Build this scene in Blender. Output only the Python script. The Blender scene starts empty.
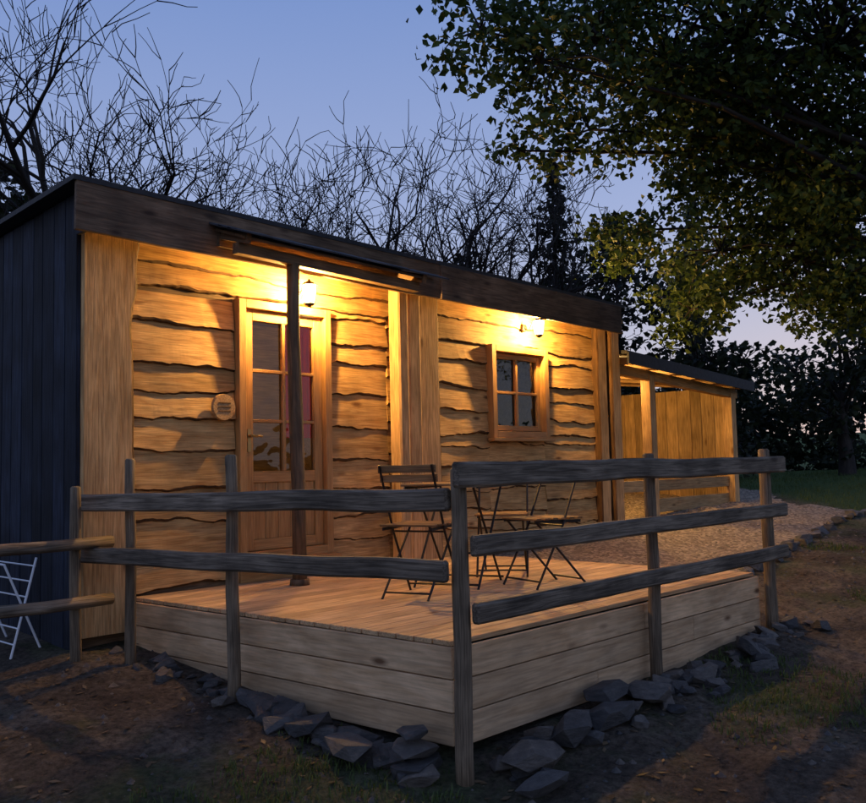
import bpy, bmesh, math, random
from mathutils import Vector, Matrix, noise
random.seed(7)
V=Vector
scene=bpy.context.scene
COL=scene.collection
# ------------------------------------------------------------------ helpers
def empty(name,loc=(0,0,0)):
    o=bpy.data.objects.new(name,None); o.location=loc; COL.objects.link(o); o.empty_display_size=0.2
    return o
class MB:
    def __init__(s): s.v=[];s.f=[];s.m=[];s.g=[];s.r=[]
    def add(s,vs,fs,mat=0,gc=None,rnd=None,mats=None):
        b=len(s.v); rnd=random.random() if rnd is None else rnd
        s.v+= [tuple(q) for q in vs]
        s.g+= [tuple(q) for q in (gc if gc else vs)]
        s.r+= [rnd]*len(vs)
        for i,f in enumerate(fs):
            s.f.append([b+k for k in f]); s.m.append(mats[i] if mats else mat)
    def beam(s,p0,p1,w,h,mat=0,up=(0,0,1),seg=1,wob=0.0,rnd=None):
        p0=V(p0);p1=V(p1);d=(p1-p0);L=d.length;d.normalize();up=V(up)
        if abs(d.dot(up))>0.99: up=V((0,1,0))
        sd=d.cross(up).normalized();u=sd.cross(d).normalized()
        off=V((random.random()*20,random.random()*20,random.random()*20))
        vs=[];g=[]
        ph=random.random()*50
        for i in range(seg+1):
            t=i/seg;c=p0+d*(L*t)
            if wob:
                c=c+sd*wob*noise.noise(V((t*L*1.3+ph,0,0)))+u*wob*noise.noise(V((t*L*1.3+ph,9,0)))
            k=1+(wob*4*noise.noise(V((t*L*2.5+ph,3,7))) if wob else 0)
            for a,b in ((-1,-1),(1,-1),(1,1),(-1,1)):
                vs.append(c+sd*(a*w/2*k)+u*(b*h/2*k)); g.append(V((t*L,a*w/2,b*h/2))+off)
        fs=[(3,2,1,0)]
        for i in range(seg):
            o=i*4
            for k in range(4): fs.append((o+k,o+(k+1)%4,o+4+(k+1)%4,o+4+k))
        o=seg*4; fs.append((o,o+1,o+2,o+3))
        s.add(vs,fs,mat,g,rnd)
    def tube(s,pts,rs,n=8,mat=0,cap=True,rough=0.0):
        off=V((random.random()*20,random.random()*20,random.random()*20))
        vs=[];g=[];L=0;prev=None
        for i,p in enumerate(pts):
            p=V(p)
            if i==0: d=V(pts[1])-p
            elif i==len(pts)-1: d=p-V(pts[i-1])
            else: d=V(pts[i+1])-V(pts[i-1])
            d.normalize()
            if prev is None:
                a=d.orthogonal().normalized()
            else:
                a=(prev-d*prev.dot(d)).normalized(); L+=(p-V(pts[i-1])).length
            prev=a; b=d.cross(a)
            for k in range(n):
                an=2*math.pi*k/n; rr=rs[i]
                if rough: rr*=1+rough*noise.noise(V((L*3,math.cos(an)*2+off.x,math.sin(an)*2)))
                q=a*math.cos(an)*rr+b*math.sin(an)*rr
                vs.append(p+q); g.append(V((L,math.cos(an)*rr,math.sin(an)*rr))+off)
        fs=[]
        for i in range(len(pts)-1):
            for k in range(n):
                fs.append((i*n+k,i*n+(k+1)%n,(i+1)*n+(k+1)%n,(i+1)*n+k))
        if cap:
            fs.append(tuple(range(n-1,-1,-1))); o=(len(pts)-1)*n; fs.append(tuple(range(o,o+n)))
        s.add(vs,fs,mat,g)
    def obj(s,name,mats,parent=None,smooth=False,bevel=0.0):
        me=bpy.data.meshes.new(name); me.from_pydata(s.v,[],s.f)
        for m in mats: me.materials.append(m)
        me.polygons.foreach_set("material_index",s.m)
        a=me.attributes.new("gc",'FLOAT_VECTOR','POINT'); a.data.foreach_set("vector",[c for q in s.g for c in q])
        a=me.attributes.new("rnd",'FLOAT','POINT'); a.data.foreach_set("value",s.r)
        if smooth: me.polygons.foreach_set("use_smooth",[True]*len(me.polygons))
        me.update()
        o=bpy.data.objects.new(name,me); COL.objects.link(o)
        if bevel:
            b=o.modifiers.new("bev",'BEVEL'); b.width=bevel; b.segments=1; b.limit_method='ANGLE'
        if parent: o.parent=parent
        return o
# ------------------------------------------------------------------ materials
def newmat(name):
    m=bpy.data.materials.new(name); m.use_nodes=True
    nt=m.node_tree; bs=nt.nodes["Principled BSDF"]
    return m,nt,bs
def N(nt,t,**kw):
    n=nt.nodes.new(t)
    for k,v in kw.items(): setattr(n,k,v)
    return n
def ramp(nt,stops):
    r=N(nt,"ShaderNodeValToRGB"); e=r.color_ramp.elements
    while len(e)<len(stops): e.new(0.5)
    for i,(p,c) in enumerate(stops):
        e[i].position=p; e[i].color=(c[0],c[1],c[2],1)
    return r
def wood(name,c1,c2,knot=None,rough=0.75,bump=0.4,stretch=14,var=0.35,stain=0.35,gx=1.0,fine=0.35):
    m,nt,bs=newmat(name); L=nt.links.new
    at=N(nt,"ShaderNodeAttribute",attribute_name="gc"); mp=N(nt,"ShaderNodeMapping"); mp.inputs["Scale"].default_value=(gx,stretch,stretch)
    L(at.outputs["Vector"],mp.inputs["Vector"])
    n1=N(nt,"ShaderNodeTexNoise"); n1.inputs["Scale"].default_value=2.2; n1.inputs["Detail"].default_value=7; n1.inputs["Distortion"].default_value=0.9; n1.inputs["Roughness"].default_value=0.62
    L(mp.outputs[0],n1.inputs["Vector"])
    rp=ramp(nt,[(0.32,c1),(0.50,[(a+b)/2 for a,b in zip(c1,c2)]),(0.68,c2)]); L(n1.outputs["Fac"],rp.inputs["Fac"])
    col=rp.outputs["Color"]
    n2=N(nt,"ShaderNodeTexNoise"); n2.inputs["Scale"].default_value=2.3; n2.inputs["Detail"].default_value=4; L(at.outputs["Vector"],n2.inputs["Vector"])
    mr=N(nt,"ShaderNodeMapRange"); mr.inputs["From Min"].default_value=0.3; mr.inputs["From Max"].default_value=0.7; mr.inputs["To Min"].default_value=1-stain; mr.inputs["To Max"].default_value=1+stain*0.4
    L(n2.outputs["Fac"],mr.inputs["Value"])
    ar=N(nt,"ShaderNodeAttribute",attribute_name="rnd")
    mr2=N(nt,"ShaderNodeMapRange"); mr2.inputs["To Min"].default_value=1-var; mr2.inputs["To Max"].default_value=1+var*0.4; L(ar.outputs["Fac"],mr2.inputs["Value"])
    mu=N(nt,"ShaderNodeMath",operation='MULTIPLY'); L(mr.outputs[0],mu.inputs[0]); L(mr2.outputs[0],mu.inputs[1])
    mp3=N(nt,"ShaderNodeMapping"); mp3.inputs["Scale"].default_value=(gx*2.5,stretch*7,stretch*7); L(at.outputs["Vector"],mp3.inputs["Vector"])
    n3=N(nt,"ShaderNodeTexNoise"); n3.inputs["Scale"].default_value=1.6; n3.inputs["Detail"].default_value=4; L(mp3.outputs[0],n3.inputs["Vector"])
    mr3=N(nt,"ShaderNodeMapRange"); mr3.inputs["From Min"].default_value=0.35; mr3.inputs["From Max"].default_value=0.6; mr3.inputs["To Min"].default_value=1-fine; mr3.inputs["To Max"].default_value=1.08; L(n3.outputs["Fac"],mr3.inputs["Value"])
    mu3=N(nt,"ShaderNodeMath",operation='MULTIPLY'); L(mu.outputs[0],mu3.inputs[0]); L(mr3.outputs[0],mu3.inputs[1])
    vm=N(nt,"ShaderNodeVectorMath",operation='SCALE'); L(col,vm.inputs[0]); L(mu3.outputs[0],vm.inputs["Scale"])
    col=vm.outputs[0]
    if knot:
        mp2=N(nt,"ShaderNodeMapping"); mp2.inputs["Scale"].default_value=(1.7,5.0,5.0); L(at.outputs["Vector"],mp2.inputs["Vector"])
        vo=N(nt,"ShaderNodeTexVoronoi"); vo.inputs["Scale"].default_value=1.0; L(mp2.outputs[0],vo.inputs["Vector"])
        kr=ramp(nt,[(0.05,(1,1,1)),(0.15,(0,0,0))]); L(vo.outputs["Distance"],kr.inputs["Fac"])
        mx=N(nt,"ShaderNodeMix",data_type='RGBA'); L(kr.outputs["Color"],mx.inputs["Factor"]); L(col,mx.inputs["A"]); mx.inputs["B"].default_value=(*knot,1); col=mx.outputs["Result"]
    L(col,bs.inputs["Base Color"]); bs.inputs["Roughness"].default_value=rough; bs.inputs["Specular IOR Level"].default_value=0.25
    bp=N(nt,"ShaderNodeBump"); bp.inputs["Strength"].default_value=bump; bp.inputs["Distance"].default_value=0.006
    L(n1.outputs["Fac"],bp.inputs["Height"]); L(bp.outputs[0],bs.inputs["Normal"])
    return m
def plain(name,c,rough=0.6,metal=0.0,spec=0.4,nscale=8,namt=0.3):
    m,nt,bs=newmat(name); L=nt.links.new
    tc=N(nt,"ShaderNodeTexCoord"); n=N(nt,"ShaderNodeTexNoise"); n.inputs["Scale"].default_value=nscale; n.inputs["Detail"].default_value=6
    L(tc.outputs["Object"],n.inputs["Vector"])
    rp=ramp(nt,[(0.3,[k*(1-namt) for k in c]),(0.7,[k*(1+namt) for k in c])]); L(n.outputs["Fac"],rp.inputs["Fac"]); L(rp.outputs["Color"],bs.inputs["Base Color"])
    bs.inputs["Roughness"].default_value=rough; bs.inputs["Metallic"].default_value=metal; bs.inputs["Specular IOR Level"].default_value=spec
    bp=N(nt,"ShaderNodeBump"); bp.inputs["Strength"].default_value=0.2; bp.inputs["Distance"].default_value=0.01; L(n.outputs["Fac"],bp.inputs["Height"]); L(bp.outputs[0],bs.inputs["Normal"])
    return m
M_board=wood("larch_board",(0.42,0.215,0.07),(0.72,0.45,0.18),knot=(0.15,0.065,0.022),stretch=9,var=0.28,stain=0.35,bump=.6,fine=.3)
M_bark=wood("bark_edge",(0.05,0.024,0.010),(0.19,0.095,0.036),stretch=5,bump=1.0)
M_plank=wood("pale_plank",(0.48,0.27,0.11),(0.70,0.45,0.21),knot=(0.2,0.1,0.04),stretch=8,var=0.12,stain=0.3)
M_fascia=wood("fascia_board",(0.13,0.08,0.05),(0.25,0.165,0.105),knot=(0.05,0.03,0.02),stretch=7,var=0.2,stain=.5)
M_deck=wood("deck_board",(0.58,0.36,0.18),(0.77,0.53,0.30),knot=(0.24,0.12,0.05),stretch=9,var=0.22,stain=0.25)
M_skirt=wood("skirt_board",(0.57,0.36,0.19),(0.78,0.54,0.32),knot=(0.17,0.09,0.045),stretch=6,var=0.25,stain=0.3,fine=.2)
M_rail=wood("weathered_rail",(0.10,0.075,0.052),(0.34,0.27,0.20),knot=(0.05,0.037,0.026),stretch=12,var=0.2,stain=0.6,bump=1.0,fine=.45)
M_post=wood("round_post",(0.14,0.10,0.062),(0.30,0.225,0.15),knot=(0.05,0.037,0.026),stretch=12,var=0.2,stain=0.5,bump=0.8,fine=.45)
M_dpost=wood("porch_post_wood",(0.10,0.06,0.035),(0.24,0.15,0.08),stretch=8,stain=0.4)
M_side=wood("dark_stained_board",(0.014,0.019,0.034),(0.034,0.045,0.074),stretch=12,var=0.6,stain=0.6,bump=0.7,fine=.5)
M_door=wood("door_wood",(0.40,0.20,0.065),(0.54,0.30,0.11),stretch=10,var=0.08,stain=0.15,rough=0.5,fine=.2)
M_barn=wood("barn_board",(0.42,0.26,0.11),(0.60,0.40,0.19),knot=(0.15,0.08,0.03),stretch=9,var=0.4,stain=0.3)
M_inner=wood("interior_panel",(0.30,0.18,0.09),(0.42,0.27,0.14),stretch=8)
M_roof=plain("roof_sheet",(0.03,0.03,0.034),0.7,nscale=20)
M_shingle=wood("awning_slate",(0.05,0.05,0.055),(0.10,0.10,0.11),stretch=3,var=0.4)
M_metal=plain("dark_metal",(0.03,0.027,0.025),0.45,0.6)
M_slat=wood("slat_wood",(0.22,0.12,0.05),(0.40,0.23,0.10),stretch=10)
M_white=plain("white_enamel",(0.75,0.76,0.78),0.35,namt=0.05)
M_brass=plain("brass",(0.45,0.30,0.12),0.35,0.9,namt=0.1)
def glassmat():
    m,nt,bs=newmat("window_glass"); L=nt.links.new; nt.nodes.remove(bs)
    out=nt.nodes["Material Output"]; tr=N(nt,"ShaderNodeBsdfTransparent"); tr.inputs[0].default_value=(0.9,0.93,0.93,1)
    gl=N(nt,"ShaderNodeBsdfGlossy"); gl.inputs["Roughness"].default_value=0.01
    fr=N(nt,"ShaderNodeFresnel"); fr.inputs["IOR"].default_value=1.7
    tc=N(nt,"ShaderNodeTexCoord"); no=N(nt,"ShaderNodeTexNoise"); no.inputs["Scale"].default_value=3.5; L(tc.outputs["Object"],no.inputs["Vector"])
    bp=N(nt,"ShaderNodeBump"); bp.inputs["Strength"].default_value=0.35; bp.inputs["Distance"].default_value=0.03; L(no.outputs["Fac"],bp.inputs["Height"]); L(bp.outputs[0],gl.inputs["Normal"])
    mx=N(nt,"ShaderNodeMixShader"); L(fr.outputs[0],mx.inputs[0]); L(tr.outputs[0],mx.inputs[1]); L(gl.outputs[0],mx.inputs[2]); L(mx.outputs[0],out.inputs["Surface"])
    return m
M_glass=glassmat()
def emis(name,c,s):
    m,nt,bs=newmat(name); bs.inputs["Base Color"].default_value=(*c,1); bs.inputs["Emission Color"].default_value=(*c,1); bs.inputs["Emission Strength"].default_value=s
    return m
def leafmat(name,c1,c2,tf=.3):
    m,nt,bs=newmat(name); L=nt.links.new
    at=N(nt,"ShaderNodeAttribute",attribute_name="rnd"); rp=ramp(nt,[(0.0,c1),(1.0,c2)]); L(at.outputs["Fac"],rp.inputs["Fac"])
    out=nt.nodes["Material Output"]
    tl=N(nt,"ShaderNodeBsdfTranslucent"); L(rp.outputs["Color"],tl.inputs[0]); L(rp.outputs["Color"],bs.inputs["Base Color"])
    bs.inputs["Roughness"].default_value=0.55; bs.inputs["Specular IOR Level"].default_value=0.25
    mx=N(nt,"ShaderNodeMixShader"); mx.inputs[0].default_value=tf; L(bs.outputs[0],mx.inputs[1]); L(tl.outputs[0],mx.inputs[2]); L(mx.outputs[0],out.inputs["Surface"])
    return m
M_curtain=leafmat("red_curtain",(0.60,0.02,0.025),(0.65,0.03,0.03),.5)
M_leaf=leafmat("leaf",(0.020,0.040,0.008),(0.070,0.110,0.022))
M_leafdark=leafmat("leaf_dark",(0.012,0.018,0.010),(0.035,0.045,0.02))
M_needle=leafmat("needle",(0.010,0.014,0.010),(0.022,0.03,0.02))
M_grass=leafmat("grass_blade",(0.045,0.07,0.016),(0.12,0.16,0.045))
M_treebark=wood("tree_bark",(0.018,0.014,0.012),(0.045,0.036,0.03),stretch=6,bump=1.0)
# ------------------------------------------------------------------ terrain
def tz(x,y,fine=True):
    b=-0.68+0.06*(x+0.2)+0.10*(y+0.1)
    if b>0: z=0.6*math.tanh(b/0.6)
    elif b<-0.6: z=-0.6-0.18*math.tanh((-0.6-b)/0.18)
    else: z=b
    if -0.2<x<3.9 and 0<y<3.3: return min(z,-0.35)
    z+=0.05*noise.noise(V((x*0.5,y*0.5,0)))
    if fine: z+=0.035*noise.noise(V((x*1.9,y*1.9,3)))+0.022*noise.noise(V((x*6,y*6,5)))+0.010*noise.noise(V((x*14,y*14,5)))
    d=math.hypot(x,y)
    if d>35: z+=(d-35)*0.03+1.5*noise.noise(V((x*0.02,y*0.02,1)))*min(1,(d-35)/40)
    return z
def lawnline(x,y): return x-.75*y-9.2
def dirt():
    m,nt,bs=newmat("dirt_ground"); L=nt.links.new
    tc=N(nt,"ShaderNodeTexCoord")
    n1=N(nt,"ShaderNodeTexNoise"); n1.inputs["Scale"].default_value=1.3; n1.inputs["Detail"].default_value=8; n1.inputs["Roughness"].default_value=0.65
    n2=N(nt,"ShaderNodeTexNoise"); n2.inputs["Scale"].default_value=22; n2.inputs["Detail"].default_value=7; n2.inputs["Roughness"].default_value=0.75
    n3=N(nt,"ShaderNodeTexNoise"); n3.inputs["Scale"].default_value=0.55; n3.inputs["Detail"].default_value=7; n3.inputs["Roughness"].default_value=0.7
    for n in (n1,n2,n3): L(tc.outputs["Object"],n.inputs["Vector"])
    r1=ramp(nt,[(0.30,(0.050,0.038,0.029)),(0.5,(0.11,0.086,0.064)),(0.7,(0.20,0.16,0.12))]); L(n1.outputs["Fac"],r1.inputs["Fac"])
    r2=ramp(nt,[(0.3,(0.2,0.2,0.2)),(0.7,(1.85,1.85,1.85))]); L(n2.outputs["Fac"],r2.inputs["Fac"])
    mu=N(nt,"ShaderNodeMix",data_type='RGBA',blend_type='MULTIPLY'); mu.inputs["Factor"].default_value=1; L(r1.outputs["Color"],mu.inputs["A"]); L(r2.outputs["Color"],mu.inputs["B"])
    r3=ramp(nt,[(0.50,(0,0,0)),(0.60,(1,1,1))]); L(n3.outputs["Fac"],r3.inputs["Fac"])
    sx=N(nt,"ShaderNodeSeparateXYZ"); L(tc.outputs["Object"],sx.inputs[0])
    ml=N(nt,"ShaderNodeMath",operation='MULTIPLY_ADD'); L(sx.outputs["Y"],ml.inputs[0]); ml.inputs[1].default_value=-.75; L(sx.outputs["X"],ml.inputs[2])
    far=N(nt,"ShaderNodeMapRange"); far.inputs["From Min"].default_value=9.0; far.inputs["From Max"].default_value=9.8; L(ml.outputs[0],far.inputs["Value"])
    mxx=N(nt,"ShaderNodeMath",operation='MAXIMUM'); L(far.outputs[0],mxx.inputs[0])
    hf=N(nt,"ShaderNodeMath",operation='MULTIPLY'); hf.inputs[1].default_value=0.5; L(r3.outputs["Color"],hf.inputs[0]); L(hf.outputs[0],mxx.inputs[1])
    gr=ramp(nt,[(0.3,(0.035,0.06,0.013)),(0.7,(0.09,0.14,0.038))]); L(n2.outputs["Fac"],gr.inputs["Fac"])
    mg=N(nt,"ShaderNodeMix",data_type='RGBA'); L(mxx.outputs[0],mg.inputs["Factor"]); L(mu.outputs["Result"],mg.inputs["A"]); L(gr.outputs["Color"],mg.inputs["B"])
    L(mg.outputs["Result"],bs.inputs["Base Color"]); bs.inputs["Roughness"].default_value=0.9; bs.inputs["Specular IOR Level"].default_value=0.15
    bp=N(nt,"ShaderNodeBump"); bp.inputs["Strength"].default_value=1.0; bp.inputs["Distance"].default_value=0.06; L(n2.outputs["Fac"],bp.inputs["Height"]); L(bp.outputs[0],bs.inputs["Normal"])
    return m
M_dirt=dirt()
def graded(lo,a,b,hi,st):
    c=[];x=a
    while x<b: c.append(x); x+=st
    x=b;s=st
    while x<hi: c.append(x); s*=1.25; x+=s
    c.append(hi); x=a;s=st
    while True:
        s*=1.25; x-=s
        if x<lo: c.append(lo); break
        c.append(x)
    return sorted(c)
def sheet(name,xs,ys,mat,dz=0.0,mask=None):
    mb=MB(); idx={}
    vs=[];fs=[]
    for j,y in enumerate(ys):
        for i,x in enumerate(xs):
            idx[i,j]=len(vs); vs.append((x,y,tz(x,y)+dz))
    for j in range(len(ys)-1):
        for i in range(len(xs)-1):
            if mask and not mask((xs[i]+xs[i+1])/2,(ys[j]+ys[j+1])/2): continue
            fs.append((idx[i,j],idx[i+1,j],idx[i+1,j+1],idx[i,j+1]))
    mb.add(vs,fs,0); return mb.obj(name,[mat],smooth=True)
sheet("ground",graded(-250,-5,9,300,0.07),graded(-250,-4,4.5,300,0.07),M_dirt)
def gravelmat():
    m,nt,bs=newmat("gravel"); L=nt.links.new
    tc=N(nt,"ShaderNodeTexCoord"); vo=N(nt,"ShaderNodeTexVoronoi"); vo.inputs["Scale"].default_value=30; L(tc.outputs["Object"],vo.inputs["Vector"])
    rp=ramp(nt,[(0.0,(0.11,0.08,0.052)),(0.5,(0.24,0.18,0.12)),(1.0,(0.42,0.33,0.23))]); sp=N(nt,"ShaderNodeSeparateColor"); L(vo.outputs["Color"],sp.inputs[0]); L(sp.outputs[0],rp.inputs["Fac"]); L(rp.outputs["Color"],bs.inputs["Base Color"])
    bs.inputs["Roughness"].default_value=0.85
    bp=N(nt,"ShaderNodeBump"); bp.inputs["Strength"].default_value=0.8; bp.inputs["Distance"].default_value=0.02; bp.invert=True; L(vo.outputs["Distance"],bp.inputs["Height"]); L(bp.outputs[0],bs.inputs["Normal"])
    return m
M_gravel=gravelmat()
def gedge(x): return 0.95+0.055*(x-3.8)+0.12*math.sin(x*0.9)
xs=[3.8+i*0.1 for i in range(115)]; ys=[0.6+i*0.1 for i in range(68)]
sheet("gravel_path",xs,ys,M_gravel,0.03,lambda x,y:y>gedge(x) and lawnline(x,y)+.25*math.sin(y*3)<0)
# ------------------------------------------------------------------ stones
def slatemat():
    m,nt,bs=newmat("slate_stone"); L=nt.links.new
    tc=N(nt,"ShaderNodeTexCoord"); mp=N(nt,"ShaderNodeMapping"); mp.inputs["Scale"].default_value=(1,1,3); L(tc.outputs["Object"],mp.inputs["Vector"])
    n=N(nt,"ShaderNodeTexNoise"); n.inputs["Scale"].default_value=11; n.inputs["Detail"].default_value=10; n.inputs["Roughness"].default_value=0.75; L(mp.outputs[0],n.inputs["Vector"])
    at=N(nt,"ShaderNodeAttribute",attribute_name="rnd")
    r1=ramp(nt,[(0.3,(0.04,0.04,0.042)),(0.55,(0.115,0.11,0.105)),(0.75,(0.23,0.21,0.185))]); L(n.outputs["Fac"],r1.inputs["Fac"])
    r2=ramp(nt,[(0,(0.5,0.5,0.52)),(0.7,(1.0,.97,.95)),(1,(1.5,1.3,1.1))]); L(at.outputs["Fac"],r2.inputs["Fac"])
    mu=N(nt,"ShaderNodeMix",data_type='RGBA',blend_type='MULTIPLY'); mu.inputs["Factor"].default_value=1; L(r1.outputs["Color"],mu.inputs["A"]); L(r2.outputs["Color"],mu.inputs["B"]); L(mu.outputs["Result"],bs.inputs["Base Color"])
    bs.inputs["Roughness"].default_value=0.6
    bp=N(nt,"ShaderNodeBump"); bp.inputs["Strength"].default_value=1.0; bp.inputs["Distance"].default_value=0.035; L(n.outputs["Fac"],bp.inputs["Height"]); L(bp.outputs[0],bs.inputs["Normal"])
    return m
M_slate=slatemat()
def rock(mb,c,sx,sy,sz,rot,tilt=0.25):
    bm=bmesh.new()
    for i in range(17):
        u=V((random.gauss(0,1),random.gauss(0,1),random.gauss(0,1))).normalized()
        u=V((math.copysign(abs(u.x)**.8,u.x),math.copysign(abs(u.y)**.8,u.y),math.copysign(abs(u.z)**.5,u.z)))
        bm.verts.new(V((u.x*sx,u.y*sy,u.z*sz))*random.uniform(.85,1.08))
    r=bmesh.ops.convex_hull(bm,input=bm.verts)
    bmesh.ops.delete(bm,geom=list(set(r.get('geom_interior',[]))|set(r.get('geom_unused',[]))),context='VERTS')
    bm.verts.index_update()
    M=Matrix.Rotation(rot,3,'Z')@Matrix.Rotation(random.uniform(-tilt,tilt),3,'X')@Matrix.Rotation(random.uniform(-tilt,tilt),3,'Y')
    vs=[M@v.co+V(c) for v in bm.verts]; fs=[[v.index for v in f.verts] for f in bm.faces]
    mb.add(vs,fs,0); bm.free()
mb=MB()
for i in range(48):
    y=random.uniform(0.0,3.1); x=-0.14-0.05*y-random.random()*0.22; s=random.uniform(.05,.12)*(1.25 if y<1.6 else .8)
    rock(mb,(x,y,tz(x,y)+s*0.2),s,s*.8,s*.40,random.random()*6.3,.4)
for i in range(76):
    x=random.uniform(-.1,4.1); y=-0.14-abs(random.gauss(0,.14)); s=random.uniform(.04,.13)
    rock(mb,(x,y,tz(x,y)+s*0.2),s,s*.75,s*.40,random.random()*6.3,.4)
for (x,y,dz,sx,sy,sz,r) in [(-.36,.52,.08,.24,.13,.05,1.2),(-.24,.12,.04,.18,.15,.045,.3),(-.22,.14,.125,.16,.13,.04,.6),(-.24,.16,.2,.12,.1,.03,1),(.25,-.30,.05,.24,.15,.06,.2),(.62,-.28,.08,.23,.16,.08,.5),(.98,-.28,.05,.2,.15,.07,0),(1.5,-.28,.06,.22,.14,.07,.3),(2.2,-.28,.05,.2,.14,.07,.3),(-.3,.95,.06,.2,.14,.06,1.4),(-.3,1.38,.05,.16,.12,.07,1.4),(1.15,-.17,.12,.2,.11,.05,.1),(3.0,-.28,.05,.18,.13,.07,.3),(.05,-.5,.03,.17,.12,.05,.2)]:
    rock(mb,(x,y,tz(x,y)+dz),sx,sy,sz,r,.25)
mb.obj("stone_pile",[M_slate],bevel=.006)
mb=MB(); x=4.0
while x<13:
    s=random.uniform(.06,.13); y=gedge(x)-.05+random.uniform(-.06,.06)
    rock(mb,(x,y,tz(x,y)+s*.25),s*1.1,s*.8,s*.6,random.random()*6,.3); x+=s*random.uniform(1.6,2.8)
mb.obj("stone_border",[M_slate],bevel=.006)
mb=MB()
for i in range(5200):
    x=random.uniform(-4,9); y=random.uniform(-3.2,3.2)
    if -.1<x<3.9 and y>-.05: continue
    if x>3.8 and y>gedge(x): continue
    s=random.choice([.006,.006,.008,.012,.018,.03]) *random.uniform(.7,1.2)
    c=V((x,y,tz(x,y)+s*.15)); vs=[]
    for k in range(6):
        a=k*1.05+random.random()*.3; vs.append(c+V((math.cos(a)*s*random.uniform(.7,1.2),math.sin(a)*s*random.uniform(.7,1.2),-s*.3)))
    vs.append(c+V((0,0,s*.5)))
    mb.add(vs,[(k,(k+1)%6,6) for k in range(6)],0)
mb.obj("pebbles",[M_slate])
M_litter=leafmat("leaf_litter",(0.06,0.038,0.02),(0.23,0.155,0.085))
def leafquad(mb,c,s,rnd):
    u=V((rnd.gauss(0,1),rnd.gauss(0,1),rnd.gauss(0,.6)-.5)).normalized(); w=u.orthogonal().normalized(); w=(Matrix.Rotation(rnd.random()*6.28,3,u)@w)*s*.36; u=u*s
    nn=u.cross(w).normalized()*s*.12
    mb.add([c,c+u*.4+w+nn,c+u,c+u*.4-w+nn],[(0,1,2),(0,2,3)],0,rnd=rnd.random())
mb=MB(); rl_=random.Random(5)
for i in range(4200):
    x=rl_.uniform(-4,10); y=rl_.uniform(-3.4,3.2)
    if -.1<x<3.9 and y>-.05: continue
    a=rl_.random()*6.28; s=rl_.uniform(.015,.04); z=tz(x,y)+.008; u=V((math.cos(a),math.sin(a),rl_.uniform(-.1,.35)))*s; w=V((-math.sin(a),math.cos(a),rl_.uniform(-.3,.3)))*s*.4; c=V((x,y,z))
    mb.add([c-u,c+w,c+u,c-w],[(0,1,2),(0,2,3)],0,rnd=rl_.random())
mb.obj("fallen_leaves",[M_litter])
# ------------------------------------------------------------------ grass
mb=MB()
def tuft(x,y,h,n,sp):
    for k in range(n):
        px=x+random.gauss(0,sp);py=y+random.gauss(0,sp);z=tz(px,py)-.005
        a=random.random()*6.28; hh=h*random.uniform(.5,1.2); w=.0035; l=V((math.cos(a),math.sin(a),0)); s=V((-l.y,l.x,0))
        b=V((px,py,z)); m1=b+V((0,0,hh*.6))+l*hh*.2; t=b+V((0,0,hh*.9))+l*hh*random.uniform(.4,.9)
        mb.add([b-s*w,b+s*w,m1+s*w*.8,m1-s*w*.8,t],[(0,1,2,3),(3,2,4)],0)
random.seed(3)
for i in range(18000):
    x=random.uniform(-3.6,8); y=random.uniform(-3,3.6)
    if -.15<x<3.9 and y>-.1: continue
    if x>3.8 and y>gedge(x)-.1: continue
    m=noise.noise(V((x*.55+4,y*.55,2)))+.5*noise.noise(V((x*1.7,y*1.7,8)))
    if x<-.3 and y>1.8: m+=.28
    if m<.20: continue
    tuft(x,y,.04+.05*m,5,.03)
for i in range(7000):
    x=random.uniform(9,25); y=random.uniform(-3,6)
    if lawnline(x,y)<.1: continue
    tuft(x,y,.09,4,.08)
mb.obj("grass",[M_grass])
# ------------------------------------------------------------------ cabin
cab=empty("wooden_cabin",(0,0,0))
WY=3.3
def waney(mb,x0,x1,zb,zt,ph,amp=.022,prj=.05):
    n=max(6,int((x1-x0)/.035)); vs=[];g=[];off=V((random.random()*30,random.random()*30,0))
    sl=random.uniform(-.02,.02)
    for i in range(n+1):
        x=x0+(x1-x0)*i/n
        e=amp*(1.5*noise.noise(V((x*1.1,ph,0)))+.9*noise.noise(V((x*3.3,ph,3)))+.4*noise.noise(V((x*11,ph,5)))+.2*noise.noise(V((x*30,ph,5))))+sl*(i/n-.5)
        bk=.006+.012*max(0,noise.noise(V((x*5,ph,11)))+.3)+.03*max(0,noise.noise(V((x*1.3,ph,21))))
        zz=zb+e; yy=WY-prj-.016*noise.noise(V((x*2,ph,14)))
        prof=[(zt,WY-.008),((zt+zz)/2,(WY-.012+yy)/2-.004*noise.noise(V((x*3,ph,44)))),(zz+bk,yy),(zz+.004,yy+.006),(zz-.004,yy+.022),(zz+.004,WY-.002)]
        for z,y in prof: vs.append(V((x,y,z))); g.append(V((x,z,y))+off)
    fs=[];ms=[];k=6
    for i in range(n):
        for j in range(k-1):
            fs.append((i*k+j,i*k+j+1,(i+1)*k+j+1,(i+1)*k+j)); ms.append(1 if j>=2 else 0)
    fs.append(tuple(range(k-1,-1,-1))); ms.append(0); o=n*k; fs.append(tuple(range(o,o+k))); ms.append(0)
    mb.add(vs,fs,0,g,mats=ms)
mb=MB(); random.seed(21)
def section(x0,x1,z0,z1,h,seed):
    z=z0;i=0
    while z<z1-.05:
        hh=h*random.uniform(.78,1.2); waney(mb,x0,x1,z,min(z+hh+.07,z1+.03),seed+i*7.3,amp=.034,prj=random.uniform(.036,.052)); z+=hh;i+=1
section(-.2,.79,0.02,2.40,.265,1)
section(-.2,3.0,2.48,2.80,.16,50)
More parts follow.
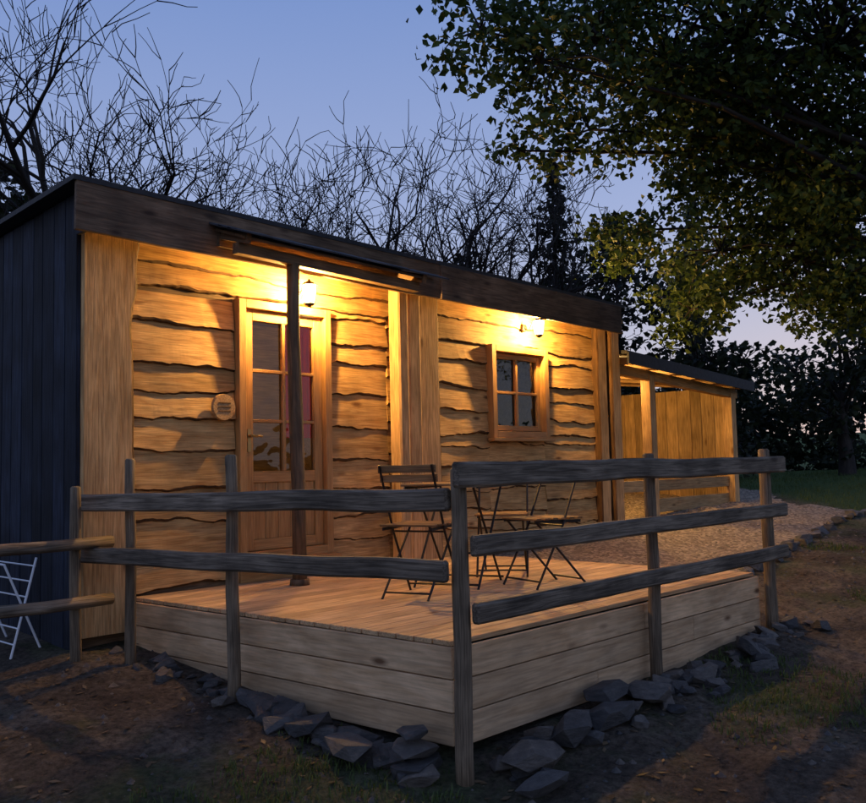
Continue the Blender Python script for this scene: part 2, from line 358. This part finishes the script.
section(1.85,2.62,0.02,2.46,.265,100)
section(2.62,3.05,.02,2.46,.265,140)
section(3.33,4.21,0.0,1.30,.25,200)
section(3.33,4.21,1.30,2.30,.25,230)
section(5.26,6.38,0.0,1.30,.25,260)
section(5.26,6.38,1.30,2.30,.25,290)
section(4.21,5.26,0.0,1.27,.25,320)
section(3.33,6.38,2.33,2.80,.24,350)
mb.obj("waney_boards",[M_board,M_bark],cab,smooth=False)
mb=MB()
def box(mb,x0,x1,y0,y1,z0,z1,mat=0):
    vs=[(x,y,z) for x in (x0,x1) for y in (y0,y1) for z in (z0,z1)]
    fs=[(0,1,3,2),(4,6,7,5),(0,4,5,1),(2,3,7,6),(0,2,6,4),(1,5,7,3)]
    off=V((random.random()*20,random.random()*20,random.random()*20))
    mb.add(vs,fs,mat,[V(q)+off for q in vs])
Y0,Y1=3.302,3.42
box(mb,-.6,.80,Y0,Y1,-.5,2.8); box(mb,1.84,4.22,Y0,Y1,-.5,2.8); box(mb,5.25,6.86,Y0,Y1,-.5,2.8)
box(mb,.80,1.84,Y0,Y1,2.46,2.8); box(mb,.80,1.84,Y0,Y1,-.5,.16)
box(mb,4.22,5.25,Y0,Y1,2.32,2.8); box(mb,4.22,5.25,Y0,Y1,-.5,1.28)
box(mb,6.74,6.86,Y1,7.3,-.5,2.75); box(mb,-.6,6.86,7.3,7.42,-.5,2.75)
mb.obj("inner_wall",[M_dpost],cab)
mb=MB()
box(mb,-.5,3.4,5.6,5.68,.15,2.7); box(mb,3.4,3.48,3.43,7.2,.15,2.7); box(mb,-.5,6.7,3.43,7.25,.08,.14); box(mb,-.55,6.7,3.43,7.25,2.7,2.76)  # second box: unseen cross wall added to keep the window room dark
mb.obj("interior_and_light_block",[M_inner],cab)
mb=MB(); y=3.2
while y<7.4:
    w=random.uniform(.17,.23); mb.beam((-.64+random.uniform(-.006,.006),y+w/2,-.6),(-.64,y+w/2,3.09-.05*(y-3.2)),w-.008,.035,0,up=(1,0,0)); y+=w
mb.beam((-.66,3.09,2.76),(-.66,3.09,3.10),.17,.03,0,up=(1,0,0))
mb.obj("side_cladding",[M_side],cab,bevel=.004)
mb=MB()
def prism(mb,pts,th,mat=0):
    vs=[V(p) for p in pts]+[V(p)-V((0,0,th)) for p in pts]; mb.add(vs,[(0,1,2,3),(7,6,5,4),(0,4,5,1),(1,5,6,2),(2,6,7,3),(3,7,4,0)],mat,[V((p.x,p.y,p.z)) for p in vs])
prism(mb,[(-.80,2.955,3.15),(6.70,2.955,3.035),(6.86,7.6,2.85),(-.74,7.6,2.96)],.04,0)
mb.obj("roof",[M_roof],cab)
mb=MB(); box(mb,-.62,6.70,2.99,3.42,2.80,2.84); mb.obj("soffit",[M_plank],cab)
mb=MB()
mb.beam((-.777,2.98,2.934),(3.123,2.98,2.880),.035,.385,0,seg=16,wob=.010)
mb.beam((3.123,2.962,2.866),(6.60,2.962,2.827),.035,.36,0,seg=16,wob=.010)
mb.obj("fascia",[M_fascia],cab,bevel=.004)
def vplank(mb,x0,x1,z0,z1,y,th,amp,ph,edges=(0,1)):
    n=60;vs=[];g=[];off=V((random.random()*20,random.random()*20,0))
    for i in range(n+1):
        z=z0+(z1-z0)*i/n
        a=x0+(amp*(noise.noise(V((z*1.2,ph,0)))+.5*noise.noise(V((z*4,ph,2)))) if 0 in edges else 0)
        b=x1+(amp*(noise.noise(V((z*1.3,ph,7)))+.5*noise.noise(V((z*4,ph,9)))+.2*noise.noise(V((z*14,ph,9)))) if 1 in edges else 0)
        for x,yy in ((a,y+th),(a,y+.012),(a+.02,y),(b-.02,y),(b,y+.012),(b,y+th)):
            vs.append(V((x,yy,z))); g.append(V((z,x,yy))+off)
    fs=[];ms=[];k=6
    for i in range(n):
        for j in range(k-1):
            fs.append((i*k+j,i*k+j+1,(i+1)*k+j+1,(i+1)*k+j)); ms.append(0 if j==2 or (j in(0,1) and 0 not in edges) or (j in (3,4) and 1 not in edges) else 1)
    fs.append(tuple(range(k))); ms.append(0); fs.append(tuple(range(n*k+k-1,n*k-1,-1))); ms.append(0)
    mb.add(vs,fs,0,g,mats=ms)
mb=MB()
vplank(mb,-.62,-.19,-.25,2.797,3.19,.09,.07,5,edges=(1,))
vplank(mb,3.02,3.34,-.05,2.797,3.20,.09,.03,15)
vplank(mb,2.80,2.98,-.02,2.797,3.12,.16,.01,25,edges=())
vplank(mb,2.58,2.72,-.02,2.797,3.04,.14,.01,35,edges=())
vplank(mb,6.36,6.58,.05,2.797,3.18,.10,.02,45)
vplank(mb,6.62,6.84,.05,2.797,3.14,.14,.02,55)
mb.obj("pillars",[M_plank,M_bark],cab)
mb=MB()
mb.tube([(1.03,2.70,0),(1.03,2.70,.7),(1.02,2.71,1.5),(1.0,2.71,2.1),(1.0,2.70,2.70)],[.06,.058,.06,.057,.055],10,0,rough=.15)
mb.tube([(1.03,2.70,0.0),(1.03,2.70,.05)],[.085,.08],10,0)
mb.obj("porch_post",[M_dpost],cab,smooth=True)
mb=MB()
ax0,ax1=.42,2.50
mb.beam((ax0,2.70,2.745),(ax1,2.70,2.69),.08,.09,1)
mb.beam((ax0,2.945,2.86),(ax1,2.945,2.81),.04,.12,1)
for k in range(2):
    x=ax0+.03+k*(ax1-ax0-.06); mb.beam((x,2.92,2.90-.05*k),(x,2.56,2.80-.05*k),.05,.08,1)
prism(mb,[(ax0-.02,2.955,2.955),(ax0-.02,2.57,2.822),(ax1+.1,2.57,2.770),(ax1+.1,2.955,2.905)][::-1],.025,1)
for r in range(3):
    xx=ax0-.08
    while xx<ax1+.05:
        w=random.uniform(.20,.34); yb=2.955-r*.13; zb=2.995-r*.045-.024*(xx-ax0)
        j=random.uniform(-.012,.012)
        prism(mb,[(xx,yb-.18+j,zb-.065),(xx+w-.008,yb-.18+j,zb-.07),(xx+w-.008,yb,zb+.0),(xx,yb,zb+.0)],.014,0); xx+=w
mb.obj("porch_awning",[M_shingle,M_dpost],cab)
# ------------------------------------------------------------------ door
mb=MB()
def fr(mb,x0,x1,z0,z1,y,t,d,mat=0):
    mb.beam((x0+t/2,y,z0),(x0+t/2,y,z1),t,d,mat,up=(0,1,0)); mb.beam((x1-t/2,y,z0),(x1-t/2,y,z1),t,d,mat,up=(0,1,0))
    mb.beam((x0+t,y,z1-t/2),(x1-t,y,z1-t/2),d,t,mat); mb.beam((x0+t,y,z0+t/2),(x1-t,y,z0+t/2),d,t,mat)
fr(mb,.80,1.84,.18,2.46,3.27,.075,.13)
fr(mb,.88,1.76,.26,2.38,3.285,.095,.055)
gx0,gx1,gz0,gz1=.975,1.665,.95,2.285
mb.beam((gx0,3.285,.90),(gx1,3.285,.90),.055,.10,0)
mb.beam((1.32,3.285,gz0),(1.32,3.285,gz1),.035,.05,0,up=(0,1,0))
for k in (1,2):
    z=gz0+(gz1-gz0)*k/3
    mb.beam((gx0,3.284,z),(1.3025,3.284,z),.045,.028,0); mb.beam((1.3375,3.284,z),(gx1,3.284,z),.045,.028,0)
for k in range(5):
    x=gx0+(k+.5)*(gx1-gx0)/5; mb.beam((x,3.29,.355),(x,3.29,.85),(gx1-gx0)/5-.004,.03,0,up=(0,1,0))
mb.beam((.78,3.20,.15),(1.86,3.20,.15),.16,.06,0); mb.beam((.80,3.235,.06),(1.84,3.235,.06),.06,.12,0)
mb.obj("door",[M_door],cab,bevel=.004)
mb=MB(); mb.add([(gx0,3.29,gz0),(gx1,3.29,gz0),(gx1,3.29,gz1),(gx0,3.29,gz1)],[(0,1,2,3)]); mb.obj("door_glass",[M_glass],cab)
mb=MB()
mb.beam((.925,3.25,1.12),(.925,3.25,1.32),.035,.012,0,up=(0,1,0)); mb.tube([(.925,3.25,1.26),(.925,3.20,1.26)],[.012,.012],8); mb.tube([(.925,3.20,1.26),(1.03,3.195,1.255)],[.011,.008],8)
mb.obj("door_handle",[M_brass],cab)
mb=MB(); n=40
vs=[];fs=[]
for i in range(n+1):
    x=1.34+.36*i/n; y=3.335+.012*math.sin(i*1.1)
    vs+=[(x,y,1.25),(x,y,2.32)]
for i in range(n): fs.append((2*i,2*i+2,2*i+3,2*i+1))
mb.add(vs,fs,0); mb.obj("curtain",[M_curtain],cab,smooth=True)
mb=MB()
fr(mb,4.20,5.27,1.27,2.34,3.255,.075,.15)
fr(mb,4.285,5.185,1.355,2.255,3.28,.06,.05)
mb.beam((4.735,3.28,1.415),(4.735,3.28,2.195),.04,.05,0,up=(0,1,0))
mb.beam((4.345,3.279,1.80),(4.715,3.279,1.80),.045,.03,0); mb.beam((4.755,3.279,1.80),(5.125,3.279,1.80),.045,.03,0)
mb.beam((4.16,3.19,1.25),(5.31,3.19,1.25),.10,.035,0)
mb.obj("window_frame",[M_door],cab,bevel=.004)
mb=MB(); mb.add([(4.34,3.29,1.41),(5.13,3.29,1.41),(5.13,3.29,2.2),(4.34,3.29,2.2)],[(0,1,2,3)]); mb.obj("window_glass_pane",[M_glass],cab)
mb=MB(); mb.tube([(.64,3.225,1.50),(.64,3.195,1.50)],[.115,.11],24,0); mb.obj("round_name_sign",[M_plank],None)
s=bpy.data.objects["round_name_sign"]
mb=MB()
for z in (1.535,1.50,1.465): mb.beam((.58,3.193,z),(.70,3.193,z),.004,.007,0)
mb.obj("lettering",[M_bark],s)
# ------------------------------------------------------------------ lamps
WARM=(1.0,.60,.19)
M_bulb=emis("warm_bulb",WARM,7600.0)
def lamp_glass():
    m,nt,bs=newmat("lantern_glass"); L=nt.links.new
    out=nt.nodes["Material Output"]; tr=N(nt,"ShaderNodeBsdfTransparent"); tr.inputs[0].default_value=(1,.93,.8,1)
    em=N(nt,"ShaderNodeEmission"); em.inputs[0].default_value=(1,.62,.22,1); em.inputs[1].default_value=9
    ad=N(nt,"ShaderNodeAddShader"); L(tr.outputs[0],ad.inputs[0]); L(em.outputs[0],ad.inputs[1]); L(ad.outputs[0],out.inputs["Surface"])
    return m
M_lglass=lamp_glass()
def bulb(parent,mat,r=.034):
    me=bpy.data.meshes.new("bulb"); bm=bmesh.new(); bmesh.ops.create_uvsphere(bm,u_segments=12,v_segments=8,radius=r); bm.to_mesh(me); bm.free(); me.materials.append(mat)
    o=bpy.data.objects.new("bulb",me); COL.objects.link(o); o.parent=parent
def wall_lantern(x,y,z,name="wall_lantern"):
    root=empty(name,(x,y,z)); mb=MB()
    w=WY-.06-y
    mb.tube([(0,w,.03),(0,w-.02,.03)],[.05,.045],12,0)
    mb.tube([(0,w-.01,.03),(0,w*.7,.0),(0,w*.35,.08),(0,0,.13)],[.009]*4,6,0)
    mb.tube([(0,0,.09),(0,0,.12),(0,0,.135),(0,0,.15)],[.085,.04,.012,.008],8,0)
    for a in range(6):
        t=a*math.pi/3; mb.beam((.05*math.cos(t),.05*math.sin(t),-.08),(.075*math.cos(t),.075*math.sin(t),.09),.005,.005,0)
    mb.tube([(0,0,-.075),(0,0,-.09),(0,0,-.11)],[.055,.04,.008],8,0)
    mb.obj("bracket_and_cage",[M_metal],root)
    mb=MB(); 
    mb.tube([(0,0,-.07),(0,0,.085)],[.049,.073],6,0,cap=False); mb.obj("panes",[M_lglass],root)
    bulb(root,M_bulb)
    return root
wall_lantern(1.43,3.02,2.53)
wall_lantern(4.88,3.02,2.555)
root=empty("added_curtain_light",(2.5,4.4,2.35)); mb=MB(); mb.tube([(0,0,.34),(0,0,.03)],[.01,.02],8); mb.obj("added_light_cord",[M_metal],root); bulb(root,emis("added_curtain_glow",WARM,600.0))  # unseen lamp added to backlight the red curtain behind the door glass
# ------------------------------------------------------------------ deck
dk=empty("wooden_deck"); DX=3.76
mb=MB(); y=0.02; 
while y<3.22:
    w=.14
    sp=random.uniform(1.2,2.6)
    xl=-.05-.04*y
    mb.beam((xl,y+w/2,-.014+random.uniform(-.001,.001)),(sp-.002,y+w/2,-.014),w-.006,.028,0); mb.beam((sp+.002,y+w/2,-.014),(DX,y+w/2,-.014),w-.006,.028,0); y+=w
mb.obj("deck_boards",[M_deck],dk,bevel=.003)
mb=MB()
for k in range(3):
    zc=-.03-.0875-.178*k
    sp=[1.9,2.6,1.3][k]
    mb.beam((-.03,-.005,zc),(sp-.002,-.005,zc),.032,.171,0); mb.beam((sp+.002,-.005,zc),(DX,-.005,zc),.032,.171,0)
    mb.beam((-.045,.012,zc),(-.19,3.2,zc),.032,.171,0); mb.beam((DX-.02,.012,zc),(DX-.02,3.2,zc),.032,.171,0)
mb.obj("skirt_boards",[M_skirt],dk,bevel=.004)
# ------------------------------------------------------------------ railing
rl=empty("deck_railing")
mb=MB()
def post(x,y,zt,r,lean=(0,0)):
    z0=tz(x,y)-.15; n=7; pts=[];rs=[]
    for i in range(n):
        t=i/(n-1); pts.append((x+lean[0]*t+.012*noise.noise(V((x*9,t*3,1))),y+lean[1]*t+.012*noise.noise(V((y*9,t*3,4))),z0+(zt-z0)*t)); rs.append(r*(1-.12*t))
    pts.append((pts[-1][0],pts[-1][1],zt+.012)); rs.append(r*.6)
    mb.tube(pts,rs,12,0,rough=.15)
post(-.13,-.13,.93,.050); post(1.90,-.10,1.0,.045); post(3.80,-.10,1.03,.052)
post(-.31,1.70,1.05,.045); post(-.46,2.75,1.05,.040)
mb.obj("posts",[M_post],rl,smooth=True)
mb=MB()
def rail(p0,p1,h,t):
    mb.beam(p0,p1,t,h,0,seg=36,wob=.013)
for z,h in ((.905,.135),(.525,.11),(.175,.11)):
    rail((-.25 if z>.9 else -.12,-.215,z),(3.98,-.185,z),h,.055)
rail((-.17,-.10,.775),(-.63,3.16,.745),.125,.06) ; rail((-.22,-.12,.40),(-.66,3.16,.37),.115,.06)
mb.obj("rails",[M_rail],rl,bevel=.014)
fe=empty("wooden_fence")
mb=MB(); post(-.74,3.02,.86,.042); post(-3.4,3.0,.86,.05); post(-6,2.95,.86,.05)
mb.obj("posts",[M_post],fe,smooth=True)
mb=MB(); 
for z in (.46,.05):
    pts=[(-.50-.5*i,2.95-.004*i+.01*noise.noise(V((i,z*9,0))),z+.012*noise.noise(V((i*.7,z,4)))) for i in range(13)]
    mb.tube(pts,[.043+.004*noise.noise(V((i,z,1))) for i in range(13)],12,0,rough=.15)
mb.obj("rails",[M_rail],fe,smooth=True)
dr=MB(); r=.009
def yz(y,z,x=-.78): return (x-(.25*(1-(z+.42)/.8)),y,z)
for y in (3.45,4.15): dr.tube([yz(y,-.42),yz(y+.1,.34)],[r,r],6)
for k in range(7):
    z=-.38+k*.11; dr.tube([yz(3.45+.013*k,z),yz(4.15+.013*k,z)],[r*.7]*2,6)
dr.tube([(-.74,3.5,-.42),(-1.0,3.62,.30)],[r,r],6); dr.tube([(-.74,4.1,-.42),(-1.0,4.22,.30)],[r,r],6); dr.tube([(-1.0,3.62,.30),(-1.0,4.22,.30)],[r,r],6)
dr.obj("drying_rack",[M_white])
# ------------------------------------------------------------------ bistro furniture
def chair(x,y,ang,name="folding_chair"):
    root=empty(name,(x,y,0)); root.rotation_euler=(0,0,ang); root.scale=(1.13,)*3
    m=MB(); sl=MB(); r=.0085
    for s in (-.19,.19):
        m.tube([(.22,s,0),(-.02,s,.42),(-.20,s,.86)],[r]*3,6)
        q=s*.86
        m.tube([(-.24,q,0),(.20,q,.46)],[r]*2,6)
    m.tube([(.19,-.19,.05),(.19,.19,.05)],[r*.8]*2,6); m.tube([(-.20,-.163,.04),(-.20,.163,.04)],[r*.8]*2,6)
    m.tube([(-.02,-.19,.42),(-.02,.19,.42)],[r*.8]*2,6)
    for s in (-.175,.175): m.beam((-.19,s,.445),(.21,s,.455),.012,.02,0)
    for k in range(6):
        xx=-.17+k*.072; sl.beam((xx,-.20,.468),(xx,.20,.468),.045,.014,0)
    for t in (.80,.94):
        zz=.42+.44*t; xx=-.02-.18*t; sl.beam((xx+.012,-.21,zz),(xx+.012,.21,zz),.014,.05,0)
    m.obj("frame",[M_metal],root); sl.obj("slats",[M_slat],root,bevel=.003)
chair(1.16,1.42,math.radians(18))
chair(2.16,1.02,math.radians(165))
chair(2.55,1.75,math.radians(215))
tb=empty("folding_table",(1.82,1.62,0)); tb.rotation_euler=(0,0,math.radians(20)); tb.scale=(1.13,)*3
m=MB(); sl=MB()
for s in (-.24,.24):
    m.tube([(-.27,s,0),(.25,s,.69)],[.009]*2,6); m.tube([(.27,s*.9,0),(-.25,s*.9,.69)],[.009]*2,6)
for xx in (-.26,.26): m.tube([(xx,-.24,.03),(xx,.24,.03)],[.008]*2,6)
m.beam((-.32,-.27,.70),(.32,-.27,.70),.012,.02); m.beam((-.32,.27,.70),(.32,.27,.70),.012,.02)
for k in range(8): sl.beam((-.31+k*.0885,-.30,.718),(-.31+k*.0885,.30,.718),.07,.016,0)
m.obj("frame",[M_metal],tb); sl.obj("slats",[M_slat],tb,bevel=.003)
# ------------------------------------------------------------------ annex
an=empty("lean_to_barn")
mb=MB()
x=6.92
while x<10.5:
    w=random.uniform(.17,.26); mb.beam((x+w/2,5.6,-.3),(x+w/2,5.6,2.5),w-.008,.03,0,up=(0,1,0)); x+=w
y=3.6
while y<5.5:
    w=.22; mb.beam((6.93,y+w/2,-.3),(6.93,y+w/2,2.5),w-.008,.03,0,up=(1,0,0)); y+=w
y=3.42
while y<5.5:
    w=random.uniform(.18,.25); mb.beam((10.45,y+w/2,-.3),(10.45,y+w/2,2.16),w-.008,.03,0,up=(1,0,0)); y+=w
mb.obj("plank_walls",[M_barn],an)
mb=MB()
mb.beam((7.85,3.32,-.1),(7.85,3.32,2.2),.15,.15,0,up=(0,1,0)); mb.beam((10.4,3.32,-.1),(10.4,3.32,2.05),.16,.16,0,up=(0,1,0))
mb.beam((6.9,3.32,2.24),(10.6,3.32,2.04),.12,.14,0)
for k in range(6): mb.beam((7.1+k*.66,3.1,2.33-.035*k),(7.1+k*.66,5.65,2.58-.035*k),.06,.10,0)
mb.obj("posts_and_beams",[M_plank],an,bevel=.005)
mb=MB()
mb.beam((7.93,3.36,.62),(10.32,3.36,.62),.06,.16,0); mb.beam((7.93,3.36,.33),(10.32,3.36,.33),.04,.20,0)
mb.beam((6.9,3.36,.62),(7.77,3.36,.62),.06,.16,0)
mb.obj("low_rail",[M_barn],an,bevel=.004)
mb=MB(); prism(mb,[(6.88,3.05,2.46),(10.75,3.05,2.24),(10.75,5.8,2.52),(6.88,5.8,2.74)],.05); 
mb.beam((6.88,3.04,2.36),(10.75,3.04,2.15),.03,.15,0)
mb.obj("roof",[M_roof],an)
mb=MB(); box(mb,6.9,10.65,3.3,5.7,-.2,.17); mb.obj("floor_slab",[M_deck],an)
root=empty("ceiling_bulb_lamp",(7.6,4.0,2.22)); mb=MB(); mb.tube([(0,0,.16),(0,0,.03)],[.012,.025],8); mb.obj("holder",[M_metal],root)
bulb(root,emis("warm_bulb_dim",WARM,3400.0))
# ------------------------------------------------------------------ trees
def bare_tree(x,y,H,seed,lean=(0,0),maxl=5,r0=None,rmin=.010,drop=.30):
    rnd=random.Random(seed); mb=MB(); base=V((x,y,tz(x,y)-.1)); r0=r0 or H*.022
    def rv(): return V((rnd.gauss(0,1),rnd.gauss(0,1),rnd.gauss(0,1)))
    def br(p,d,L,r,l):
        n=6 if l<2 else (4 if l<4 else 3); pts=[p.copy()];rs=[r];d=d.copy();kids=[]
        for i in range(n):
            d=(d+rv()*(.10 if l==0 else .20)+V((0,0,.08 if l>0 else .05))).normalized()
            p=p+d*(L/n); pts.append(p.copy()); rr=max(r*(1-(i+1)/n*.5),rmin*.6); rs.append(rr)
            if l<maxl and (i>=(2 if l==0 else 1)): kids.append((p.copy(),d.copy(),rr,(i+1)/n))
        mb.tube(pts,rs,7 if l<1 else (5 if l<3 else 3),0,cap=False)
        if l<maxl:
            for (q,dd,rr,t) in kids:
                k=1
                if t>=.99: k=2
                for _ in range(k):
                    if l>1 and rnd.random()<drop: continue
                    o=dd.cross(rv()).normalized(); nd=(dd+o*rnd.uniform(.45,1.0)).normalized()
                    br(q,nd,L*rnd.uniform(.55,.82)*(1-.25*(1-t)),max(rr*rnd.uniform(.6,.82),rmin),l+1)
    br(base,V((lean[0],lean[1],1)).normalized(),H*.38,r0,0)
    return mb.obj("bare_tree",[M_treebark],smooth=True)
for (x,y,H,sd,ln) in [(2.5,10.6,9.6,41,(-.05,0)),(4.0,11.9,8.8,2,(.05,0)),(6.4,10.8,7.6,3,(0,0)),(7.6,10.5,7.8,4,(-.1,0)),
                      (9.5,9.2,8.2,5,(.05,0)),(10.6,8.6,8.4,6,(0,0)),(8.4,11.5,7.2,12,(0,0)),(12.8,8.4,6.8,14,(.1,0)),(5.2,12.4,7.2,33,(0,0)),(11.8,9.6,7.6,37,(0,0))]:
    bare_tree(x,y,H,sd,ln)
def leafy(mbl,mbt,c,r,nl,s,rnd,flat=.75,cl=None):
    cl=cl or max(6,int(26*r*r)); c=V(c)
    for k in range(cl):
        u=V((rnd.gauss(0,1),rnd.gauss(0,1),rnd.gauss(0,1))).normalized()*r*rnd.uniform(.25,1.05)**.6; u.z*=flat
        q=c+u
        if mbt:
            m=c+(q-c)*.5+V((rnd.gauss(0,.06),rnd.gauss(0,.06),.08*r))
            mbt.tube([c,m,q],[.012*r+.004,.008*r+.003,.003],4,0,cap=False)
        rr=r*.16+.10
        for j in range(max(3,int(nl/cl))):
            v=V((rnd.gauss(0,1),rnd.gauss(0,1),rnd.gauss(0,.8)))*rr*.62
            leafquad(mbl,q+v,s*rnd.uniform(.7,1.25),rnd)
def broadleaf(name,bx,by,th,r0,blobs,dens,s,seed,mat):
    rnd=random.Random(seed); root=empty(name,(0,0,0)); mt=MB();ml=MB(); b=V((bx,by,tz(bx,by)-.2)); top=V((bx+.2,by+.1,th))
    mt.tube([b,b.lerp(top,.3)+V((.06,0,0)),b.lerp(top,.7)+V((-.05,.05,0)),top],[r0*1.25,r0,r0*.85,r0*.7],12,0,cap=False,rough=.2)
    for (x,y,z,r) in blobs:
        c=V((x,y,z)); st=b.lerp(top,rnd.uniform(.65,1)); m1=st.lerp(c,.3)+V((rnd.gauss(0,.15),rnd.gauss(0,.15),.5)); m2=st.lerp(c,.7)+V((rnd.gauss(0,.15),rnd.gauss(0,.15),.4))
        mt.tube([st,m1,m2,c],[r0*.28,r0*.19,r0*.11,r0*.05],6,0,cap=False)
        leafy(ml,mt,c,r,int(dens*r*r),s,rnd)
    mt.obj("trunk_and_limbs",[M_treebark],root,smooth=True); ml.obj("foliage",[mat],root)
blobs=[(2.19,1.55,4.75,.65),(2.56,1.19,4.48,.7),(3.33,1.06,4.87,.95),(3.71,1.46,4.23,.55),(4.23,.84,4.89,1.2),(4.7,.32,5.08,1.4),(5.3,-.32,4.95,1.5),(4.92,.91,4.17,.9),(5.56,.23,4.16,1.2),(6.0,-.2,3.82,1.0),
 (5.04,1.59,3.49,.65),(5.58,1.05,3.25,.8),(6.18,.42,3.12,.9),(6.28,1.8,2.76,.55),(7.2,1.9,3.0,.55),(3.25,1.97,4.04,.3),(8.2,.85,2.95,.7),(6.6,-.35,3.0,.8),(7.0,.2,2.6,.5),(8.8,.4,3.3,.9),(7.6,1.2,3.6,.9),
 (6.5,-1.5,6.3,1.8),(5.0,-.6,6.4,1.5),(8,-1.5,5.5,1.6),(7.4,-3.0,5.2,1.6),(8.6,0,4.6,1.4),(3.6,.4,5.9,1.0),(7.2,1.2,4.4,1.2)]
broadleaf("broadleaf_tree",7.6,-1.9,3.0,.22,blobs,1700,.086,5,M_leaf)
def bgtree(x,y,z0,z1,R,n,seed,dens=220,s=.2):
    rnd=random.Random(seed); bl=[]
    for k in range(n):
        t=rnd.random(); a=rnd.random()*6.28; rr=R*rnd.uniform(.2,.85)*math.sin(math.pi*(.15+.75*t)); bl.append((x+rr*math.cos(a),y+rr*math.sin(a),z0+(z1-z0)*t,R*rnd.uniform(.3,.48)))
    broadleaf("broadleaf_tree",x,y,z0+(z1-z0)*.4,.18,bl,dens,s,seed,M_leafdark)
bgtree(13.6,7.6,1.6,6.2,2.0,13,31)
bgtree(16.5,7.0,1.2,5.6,2.2,13,32)
bgtree(19.0,4.5,1.2,4.6,2.0,11,33)
def shrubs(name,lst,seed,mat,dens=200,s=.22):
    rnd=random.Random(seed); ml=MB()
    for (x,y,z,r) in lst: leafy(ml,None,(x,y,tz(x,y)+z),r,int(dens*r*r),s,rnd,cl=int(20*r*r))
    ml.obj(name,[mat])
random.seed(77); L=[]
for k in range(50):
    t=k/49; x=25+random.uniform(-1.5,1.5)+4*t; y=12-19*t
    L.append((x,y,random.uniform(.5,3.0),random.uniform(1.1,1.7)))
for k in range(40):
    t=k/39; L.append((23.5+4*t,12-19*t,.4,.85))
shrubs("shrub_row",L,4,M_leafdark)
L=[]
for k in range(44):
    x=-5+k*.75; y=21-.22*k+random.uniform(-1,1)
    L.append((x,y,random.uniform(.6,2.6),random.uniform(1.3,1.9)))
for k in range(28):
    L.append((random.uniform(.5,3.3),random.uniform(13,15.5),random.uniform(1,5.2),random.uniform(.9,1.4)))
shrubs("distant_trees",L,6,M_leafdark,150,.28)
def conifer(x,y,H,R,seed):
    rnd=random.Random(seed); root=empty("conifer_tree"); mt=MB();ml=MB(); z0=tz(x,y)
    mt.tube([(x,y,z0-.1),(x,y,z0+H)],[H*.018,.01],7,0,cap=False)
    z=.8
    while z<H:
        t=z/H; L=R*(1-t)**.8*rnd.uniform(.6,1.2)+.12
        for k in range(5):
            a=rnd.random()*6.28; d=V((math.cos(a),math.sin(a),-.15+.35*t)); tip=V((x,y,z0+z))+d*L*rnd.uniform(.7,1.15)
            mt.tube([(x,y,z0+z),tip],[.018,.004],3,0,cap=False)
            for j in range(int(5+7*L)):
                u=rnd.random()**.7; c=V((x,y,z0+z)).lerp(tip,u)+V((rnd.gauss(0,.06),rnd.gauss(0,.06),rnd.gauss(0,.04)-.05)); leafquad(ml,c,rnd.uniform(.12,.26),rnd)
        z+=.2
    mt.obj("trunk_and_limbs",[M_treebark],root); ml.obj("needles",[M_needle],root)
conifer(16.2,10.8,8.8,1.5,1); conifer(18.6,10.4,7.6,1.4,2); conifer(14.6,12.6,6.2,.7,3); conifer(21.5,9.5,8.5,1.8,4)
# ------------------------------------------------------------------ sky, sun
w=bpy.data.worlds.new("World"); scene.world=w; w.use_nodes=True; nt=w.node_tree; bg=nt.nodes["Background"]; L=nt.links.new
tc=N(nt,"ShaderNodeTexCoord"); sx=N(nt,"ShaderNodeSeparateXYZ"); L(tc.outputs["Generated"],sx.inputs[0])
rp=ramp(nt,[(0.0,(.54,.52,.52)),(0.10,(.48,.50,.62)),(0.26,(.33,.41,.66)),(0.48,(.18,.28,.58)),(1.0,(.11,.175,.39))]); L(sx.outputs["Z"],rp.inputs["Fac"])
sk=N(nt,"ShaderNodeTexSky",sky_type='NISHITA'); sk.sun_disc=False; sk.sun_elevation=math.radians(1.0); sk.sun_rotation=math.radians(90-15)
sc=N(nt,"ShaderNodeVectorMath",operation='SCALE'); sc.inputs["Scale"].default_value=0.012; L(sk.outputs[0],sc.inputs[0])
ad=N(nt,"ShaderNodeVectorMath",operation='ADD'); L(rp.outputs["Color"],ad.inputs[0]); L(sc.outputs[0],ad.inputs[1])
L(ad.outputs[0],bg.inputs["Color"]); bg.inputs["Strength"].default_value=1.03
sd=bpy.data.lights.new("sun","SUN"); sd.energy=0.03; sd.angle=math.radians(8); sd.color=(1,.75,.6)
so=bpy.data.objects.new("sun",sd); COL.objects.link(so); el=math.radians(2); az=math.radians(15)
so.rotation_euler=(V((math.cos(az)*math.cos(el),math.sin(az)*math.cos(el),math.sin(el)))).to_track_quat('Z','Y').to_euler()
# ------------------------------------------------------------------ camera
yaw=math.radians(43.3); p=math.radians(4.15); k=0.023
F=V((math.cos(yaw),math.sin(yaw),0)); R=V((math.sin(yaw),-math.cos(yaw),0))
Fp=F*math.cos(p)+V((0,0,math.sin(p))); U=-F*math.sin(p)+V((0,0,math.cos(p)))
cx=(R-U*k).normalized(); cy=(U+R*k).normalized(); cz=-Fp
cd=bpy.data.cameras.new("camera"); cd.lens=36*915/866; cd.sensor_width=36; cd.clip_end=2000; cd.clip_start=.05
co=bpy.data.objects.new("camera",cd); COL.objects.link(co)
M=Matrix((cx,cy,cz)).transposed().to_4x4(); M.translation=V((-3.783,-3.403,.945)); co.matrix_world=M
scene.camera=co
scene.view_settings.view_transform='Standard'; scene.view_settings.look='None'; scene.view_settings.exposure=0
